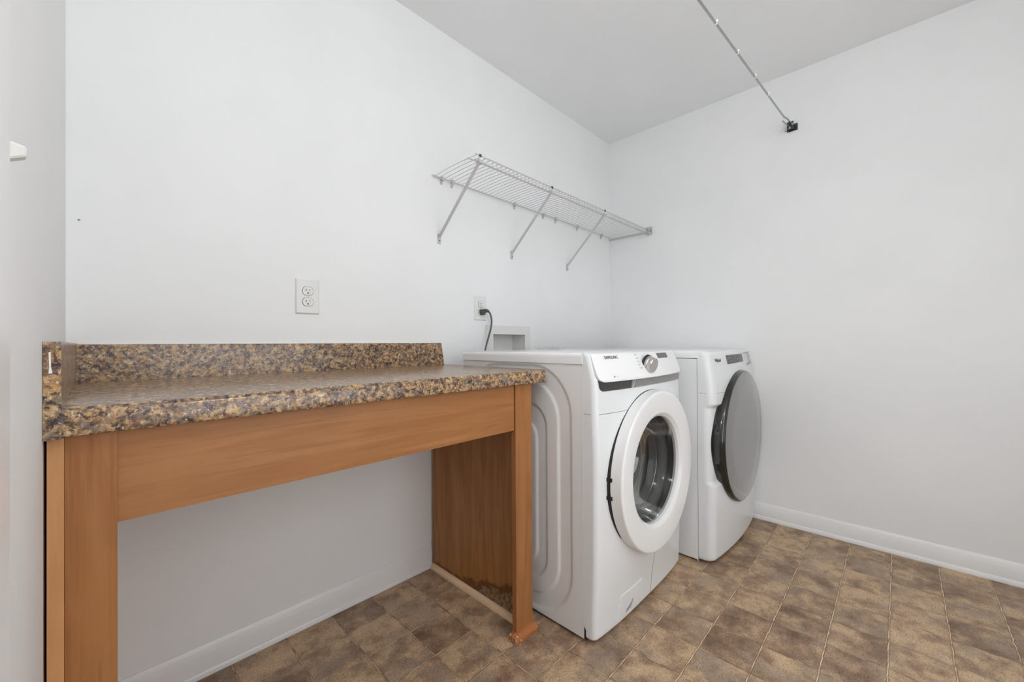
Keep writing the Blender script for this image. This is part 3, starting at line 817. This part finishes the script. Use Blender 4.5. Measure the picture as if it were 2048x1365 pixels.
obj('bezel', lathe_y(bmesh.new(), CX, CZ, [(.1985, -.8650), (.1985, -.8580), (.1935, -.8480), (.1900, -.836), (.1925, -.834), (.196, -.846)], 100), M_dgrey, dr, 40)['label'] = 'dark grey inner bezel of the door'
for z in (.546, .4855):
    x = CX-.2962
    obj('hinge_tab', B(x-.003, x+.006, -.858, -.838, z-.006, z+.006), M_black, dr, 30, .001, 1)
dm = obj('drum', lathe_y(bmesh.new(), CX, CZ, [(.212, -.700), (.245, -.680), (.250, -.66), (.250, -.330), (.240, -.315), (.10, -.300), (.07, -.315), (0, -.322)], 90), M_drum, wm, 50)
obj('tub_collar', lathe_y(bmesh.new(), CX, CZ, [(.2340, -.842), (.2060, -.838), (.2000, -.815), (.1985, -.795), (.2030, -.780), (.1965, -.770), (.1965, -.745), (.204, -.738), (.204, -.720), (.232, -.716)], 100), M_tub, wm, 40)
obj('drum_rim', tube(bmesh.new(), [(CX+.190*math.cos(2*PI*k/72), -.786+.001, CZ+.190*math.sin(2*PI*k/72)) for k in range(73)], .0024, 8, False), M_chrome, dm, 60)
for a in (80, 200, 320):
    a = math.radians(a); bm = bmesh.new()
    c, s = math.cos(a), math.sin(a)
    R_ = lambda r, t, y: (CX+r*c-t*s, y, CZ+r*s+t*c)
    pts = []
    for y in (-.665, -.34):
        pts.append([bm.verts.new(R_(r, t, y)) for r, t in ((.249, -.045), (.215, -.022), (.196, -.006), (.196, .006), (.215, .022), (.249, .045))])
    for k in range(5): bm.faces.new((pts[0][k], pts[0][k+1], pts[1][k+1], pts[1][k]))
    bm.faces.new(pts[0]); bm.faces.new(pts[1][::-1]); bmesh.ops.recalc_face_normals(bm, faces=bm.faces)
    obj('drum_paddle', bm, M_tub, dm, 20)
for x in (WX0+.05, WX1-.05):
    for y in (-.72, -.19):
        obj('foot', tube(bmesh.new(), [(x, y, .0005), (x, y, .006), (x, y, .0062), (x, y, .014)], [.021, .021, .01, .01], 18), M_black, wm, 40)

# scrap on top
bm = bmesh.new(); rows = []
for j in range(9):
    row = []
    for i in range(20):
        u, v = i/19, j/8
        x = 1.55+.175*u; y = -.290+.085*v-.03*u
        z = .9684 + .010*abs(math.sin(3.1*u*PI+1.2*v))*(.3+.7*v) + .004*math.sin(9*v+5*u)**2
        row.append((x, y, z))
    rows.append(row)
grid(bm, rows); r = bmesh.ops.solidify(bm, geom=bm.faces[:], thickness=.0006)
tag(obj('plastic_scrap', bm, M_scrap, None, 50), 'crumpled white scrap lying at the back of the washing machine top', 'scrap')

# ------------------------------------------------------------------ dryer
DX0, DX1, DXC = 1.921, 2.607, 2.264
TD = [(.015, -.942), (.3, -.947), (.5, -.948), (.75, -.947), (.83, -.942), (.94, -.926), (.96, -.920)]
def Fd0(x, z):
    u = (x-DXC)/.343; return interp(z, TD) - .026*(1-min(1, u*u))
def scoop(x, z):
    k = (1-sstep(2.00, 2.10, x))*sstep(.352, .374, z)*(1-sstep(.700, .722, z))
    return .016*k
def Fd(x, z): return Fd0(x, z)
dy = thing('clothes_dryer', 'white clothes dryer next to the right wall with a round smoked grey door', 'dryer', (DXC, -.5, 0))
bm = cabinet(bmesh.new(), DX0, DX1, -.13, -.8748, .012, .9245)
box(bm, DX0-.0006, DX0+.002, -.8765, -.8740, .004, .9245)
obj('cabinet', bm, M_enam, dy, 30)
bm = B(DX0-.003, DX1+.003, -.882, -.127, .9275, .9605)
es = [e for e in bm.edges if (e.verts[0].co.z > .955 and e.verts[1].co.z > .955)]
bmesh.ops.bevel(bm, geom=es, offset=.014, segments=5, profile=.5, affect='EDGES')
obj('lid', bm, M_lid, dy, 40)
obj('lid_gap', B(DX0+.001, DX1-.001, -.880, -.13, .9240, .928), M_dgrey, dy, 0)
zs = zlist(.013, .9605, 90, [[.013+.002*k for k in range(12)], [.9605-.0015*k for k in range(11)], [.345+.003*k for k in range(12)], [.694+.003*k for k in range(12)]])
bm = bmesh.new(); V = grid(bm, fascia_rows(Fd0, DX0+.0005, DX1-.0005, -.8778, .030, zs, .016, .022, 90, scoop))
kill = [f for f in bm.faces if f.calc_center_median().y < -.9 and math.hypot(f.calc_center_median().x-2.264, f.calc_center_median().z-.536) < .24]
bmesh.ops.delete(bm, geom=kill, context='FACES')
top = [bm.verts.new(v.co) for v in V[-1]]; bm.faces.new(top)
bot = [bm.verts.new(v.co) for v in V[0]]; bm.faces.new(bot[::-1])
df = obj('front_panel', bm, M_plas, dy, 50)
seam(df, Fd, [(1.951, .769), (2.0, .769), (2.045, .769)], .001)
obj('seam', tube(bmesh.new(), [(DX0+.0003, -.886, .770), (DX0+.0003, -.917, .769)], .0009, 6), M_mgrey, df)
obj('seam', tube(bmesh.new(), [(DX0+.0012, -.8768, .020), (DX0+.0012, -.8768, .9245)], .0012, 6), M_dgrey, df)
DCX, DCZ, DR = 2.264, .536, .3185
dd = obj('door', lathe_y(bmesh.new(), DCX, DCZ, [(.250, -.925), (.3120, -.930), (.3220, -.938), (.3255, -.950), (.3250, -.964), (.3225, -.976), (.3190, -.9835), (.3150, -.9862), (.3100, -.9872), (.300, -.9870)], 140), M_gloss, dy, 40)
obj('glass_front', lathe_y(bmesh.new(), DCX, DCZ, [(.3130, -.9850), (.3128, -.9878), (.3100, -.9888), (.200, -.9925), (.1, -.9943), (0, -.995)], 140), M_smoke, dd, 40)
# hand grip moulded into the left edge of the door
bm = bmesh.new(); rows = []
nn = 26
for j in range(nn+1):
    t = j/nn; z = .372+(.706-.372)*t
    dz = z-DCZ; xc = DCX - math.sqrt(max(0, .3235**2-dz*dz))
    bul = .007*math.sin(PI*t)**.8
    rows.append([(xc+.02, -.9845, z), (xc+.004, -.983, z), (xc-bul*.35, -.976, z), (xc-bul*.85, -.962, z), (xc-bul, -.948, z), (xc-bul*.95, -.936, z), (xc-bul*.5, -.926, z), (xc+.02, -.924, z)])
grid(bm, rows); bmesh.ops.recalc_face_normals(bm, faces=bm.faces)
hg = obj('hand_grip', bm, M_gloss, dd, 60)
obj('grip_hollow', prism(bmesh.new(), [(DCX-.3315, .470), (DCX-.3315, .590), (DCX-.320, .604), (DCX-.320, .455)], 1, -.966, -.944), M_dgrey, hg, 30, .003, 2)
obj('drum', lathe_y(bmesh.new(), DCX, DCZ, [(.245, -.93), (.26, -.88), (.28, -.6), (.28, -.2), (0, -.19)], 60), M_steel, dy, 40)
# dryer console marks
bm = text_bm('Whirlpool', .062, .0200, 0, .32, .95, .0010)
obj('brand_lettering', drape(bm, Fd, 1.9745, .9045), M_ink, df, 0)
bm = bmesh.new()
pt = lambda c: [(c[0]+ .0215*math.cos(a), c[1]+.0062*math.sin(a)) for a in [math.radians(d) for d in range(20, 341, 20)]]
o = pt((.034, .0135)); 
for (a, b) in zip(o, o[1:]):
    m_ = ((a[0]+b[0])/2, (a[1]+b[1])/2); w = .0009
    dx, dz = b[0]-a[0], b[1]-a[1]; L = math.hypot(dx, dz); nx_, nz_ = -dz/L*w, dx/L*w
    ra = .35
    rot = lambda p: (.034+(p[0]-.034)*math.cos(ra)-(p[1]-.0135)*math.sin(ra), .0135+(p[0]-.034)*math.sin(ra)+(p[1]-.0135)*math.cos(ra))
    bm.faces.new([bm.verts.new((*rot(p), 0)) for p in ((a[0]-nx_, a[1]-nz_), (b[0]-nx_, b[1]-nz_), (b[0]+nx_, b[1]+nz_), (a[0]+nx_, a[1]+nz_))])
obj('brand_swoosh', drape(bm, Fd, 1.9745, .9005), M_ink2, df, 0)
tp = obj('touch_panel', quad_slab(bmesh.new(), Fd, ((2.0969, .9373), (2.3439, .9405), (2.3461, .8995), (2.1042, .8942))), M_touch, df, 0)
bm = bmesh.new()
for j in range(2):
    for k in range(11):
        x = 2.116+k*.0200; z = .9035+.0165*j+.002*(k/10)
        rect2(bm, x, x+.0135, z, z+.0085)
for k in range(6): rect2(bm, 2.118+k*.037, 2.140+k*.037, .9345, .9362)
obj('touch_keys', drape(bm, Fd, 0, 0, .0021), M_touchk, tp, 0)
st = obj('energy_sticker', quad_slab(bmesh.new(), Fd, ((2.379, .9445), (2.528, .9475), (2.560, .880), (2.425, .8705)), .0008), M_stick, df, 0)
obj('sticker_field', quad_slab(bmesh.new(), Fd, ((2.385, .938), (2.435, .938), (2.462, .890), (2.412, .888)), .0014, 6), M_stick2, st, 0)
obj('sticker_band', quad_slab(bmesh.new(), Fd, ((2.384, .9445), (2.524, .947), (2.526, .940), (2.388, .938)), .0014, 6), M_stick3, st, 0)
obj('sticker_band', quad_slab(bmesh.new(), Fd, ((2.414, .887), (2.552, .894), (2.556, .886), (2.418, .878)), .0014, 6), M_stick3, st, 0)
for x in (DX0+.05, DX1-.05):
    for y in (-.82, -.18):
        obj('foot', tube(bmesh.new(), [(x, y, .0005), (x, y, .006), (x, y, .0062), (x, y, .014)], [.021, .021, .01, .01], 18), M_black, dy, 40)

# ------------------------------------------------------------------ lamps
def lathe_z(bm, cx, cy, prof, n=64):
    rings = []
    for r, z in prof:
        if r < 1e-6: rings.append([bm.verts.new((cx, cy, z))]); continue
        rings.append([bm.verts.new((cx+r*math.cos(2*PI*k/n), cy+r*math.sin(2*PI*k/n), z)) for k in range(n)])
    for u, v in zip(rings, rings[1:]):
        for k in range(n):
            k2 = (k+1) % n
            if len(u) == 1: bm.faces.new((u[0], v[k], v[k2]))
            elif len(v) == 1: bm.faces.new((u[k], u[k2], v[0]))
            else: bm.faces.new((u[k], u[k2], v[k2], v[k]))
    bmesh.ops.recalc_face_normals(bm, faces=bm.faces); return bm
def ceiling_lamp(label, x, y, strength):
    t = thing('ceiling_lamp', label, 'ceiling lamp', (x, y, H))
    obj('base', lathe_z(bmesh.new(), x, y, [(0, H-.0005), (.065, H-.0005), (.067, H-.012), (.05, H-.022), (.012, H-.026), (0, H-.026)]), M_trim, t, 40)
    obj('stem', lathe_z(bmesh.new(), x, y, [(.010, H-.025), (.010, H-.150), (.035, H-.158), (.035, H-.175)], 24), M_knob, t, 40)
    m = M_lamp.copy(); m.node_tree.nodes['Principled BSDF'].inputs['Emission Strength'].default_value = strength
    r = .11; zc = H-.165-r
    obj('glass_globe', lathe_z(bmesh.new(), x, y, [(r*math.sin(a), zc+r*math.cos(a)) for a in [.22+(PI-.22)*k/24 for k in range(25)]][:-1] + [(0, zc-r)]), m, t, 60)
ceiling_lamp('white globe ceiling lamp of the laundry room', .50, -1.72, 30)
ceiling_lamp('white globe lamp added in the hallway for fill light', -.68, -1.5, 30)  # unseen lamp added to brighten the room through the doorway

# ------------------------------------------------------------------ camera
f, px_, py_, th, roll, pitch = 799.8069, 1049.6911, 683.0805, .8176, .0055, .0047
cam = bpy.data.cameras.new('camera'); co = bpy.data.objects.new('camera', cam); C.objects.link(co)
cam.sensor_fit = 'HORIZONTAL'; cam.sensor_width = 36; cam.lens = f*36/2048; cam.clip_start = .01
cam.shift_x = (1024-px_)/2048; cam.shift_y = (py_-682.5)/2048
s, c = math.sin(th), math.cos(th)
fwd0, right0, up0 = Vector((s, c, 0)), Vector((c, -s, 0)), Vector((0, 0, 1))
fwd = fwd0*math.cos(pitch)+up0*math.sin(pitch); up1 = up0*math.cos(pitch)-fwd0*math.sin(pitch)
right = right0*math.cos(roll)-up1*math.sin(roll); up = right0*math.sin(roll)+up1*math.cos(roll)
co.matrix_world = Matrix(((right.x, up.x, -fwd.x, .0568), (right.y, up.y, -fwd.y, -1.5514), (right.z, up.z, -fwd.z, 1.0), (0, 0, 0, 1)))
sc = bpy.context.scene; sc.camera = co

w = bpy.data.worlds.new('world'); sc.world = w; w.use_nodes = True
w.node_tree.nodes['Background'].inputs[0].default_value = (.955, .975, 1, 1); w.node_tree.nodes['Background'].inputs[1].default_value = 3.7
sc.view_settings.view_transform = 'Standard'; sc.view_settings.look = 'None'; sc.view_settings.gamma = 1
sc.view_settings.exposure = -.02; sc.view_settings.use_curve_mapping = False
sc.cycles.max_bounces = 14; sc.cycles.diffuse_bounces = 8; sc.cycles.glossy_bounces = 6; sc.cycles.transparent_max_bounces = 12
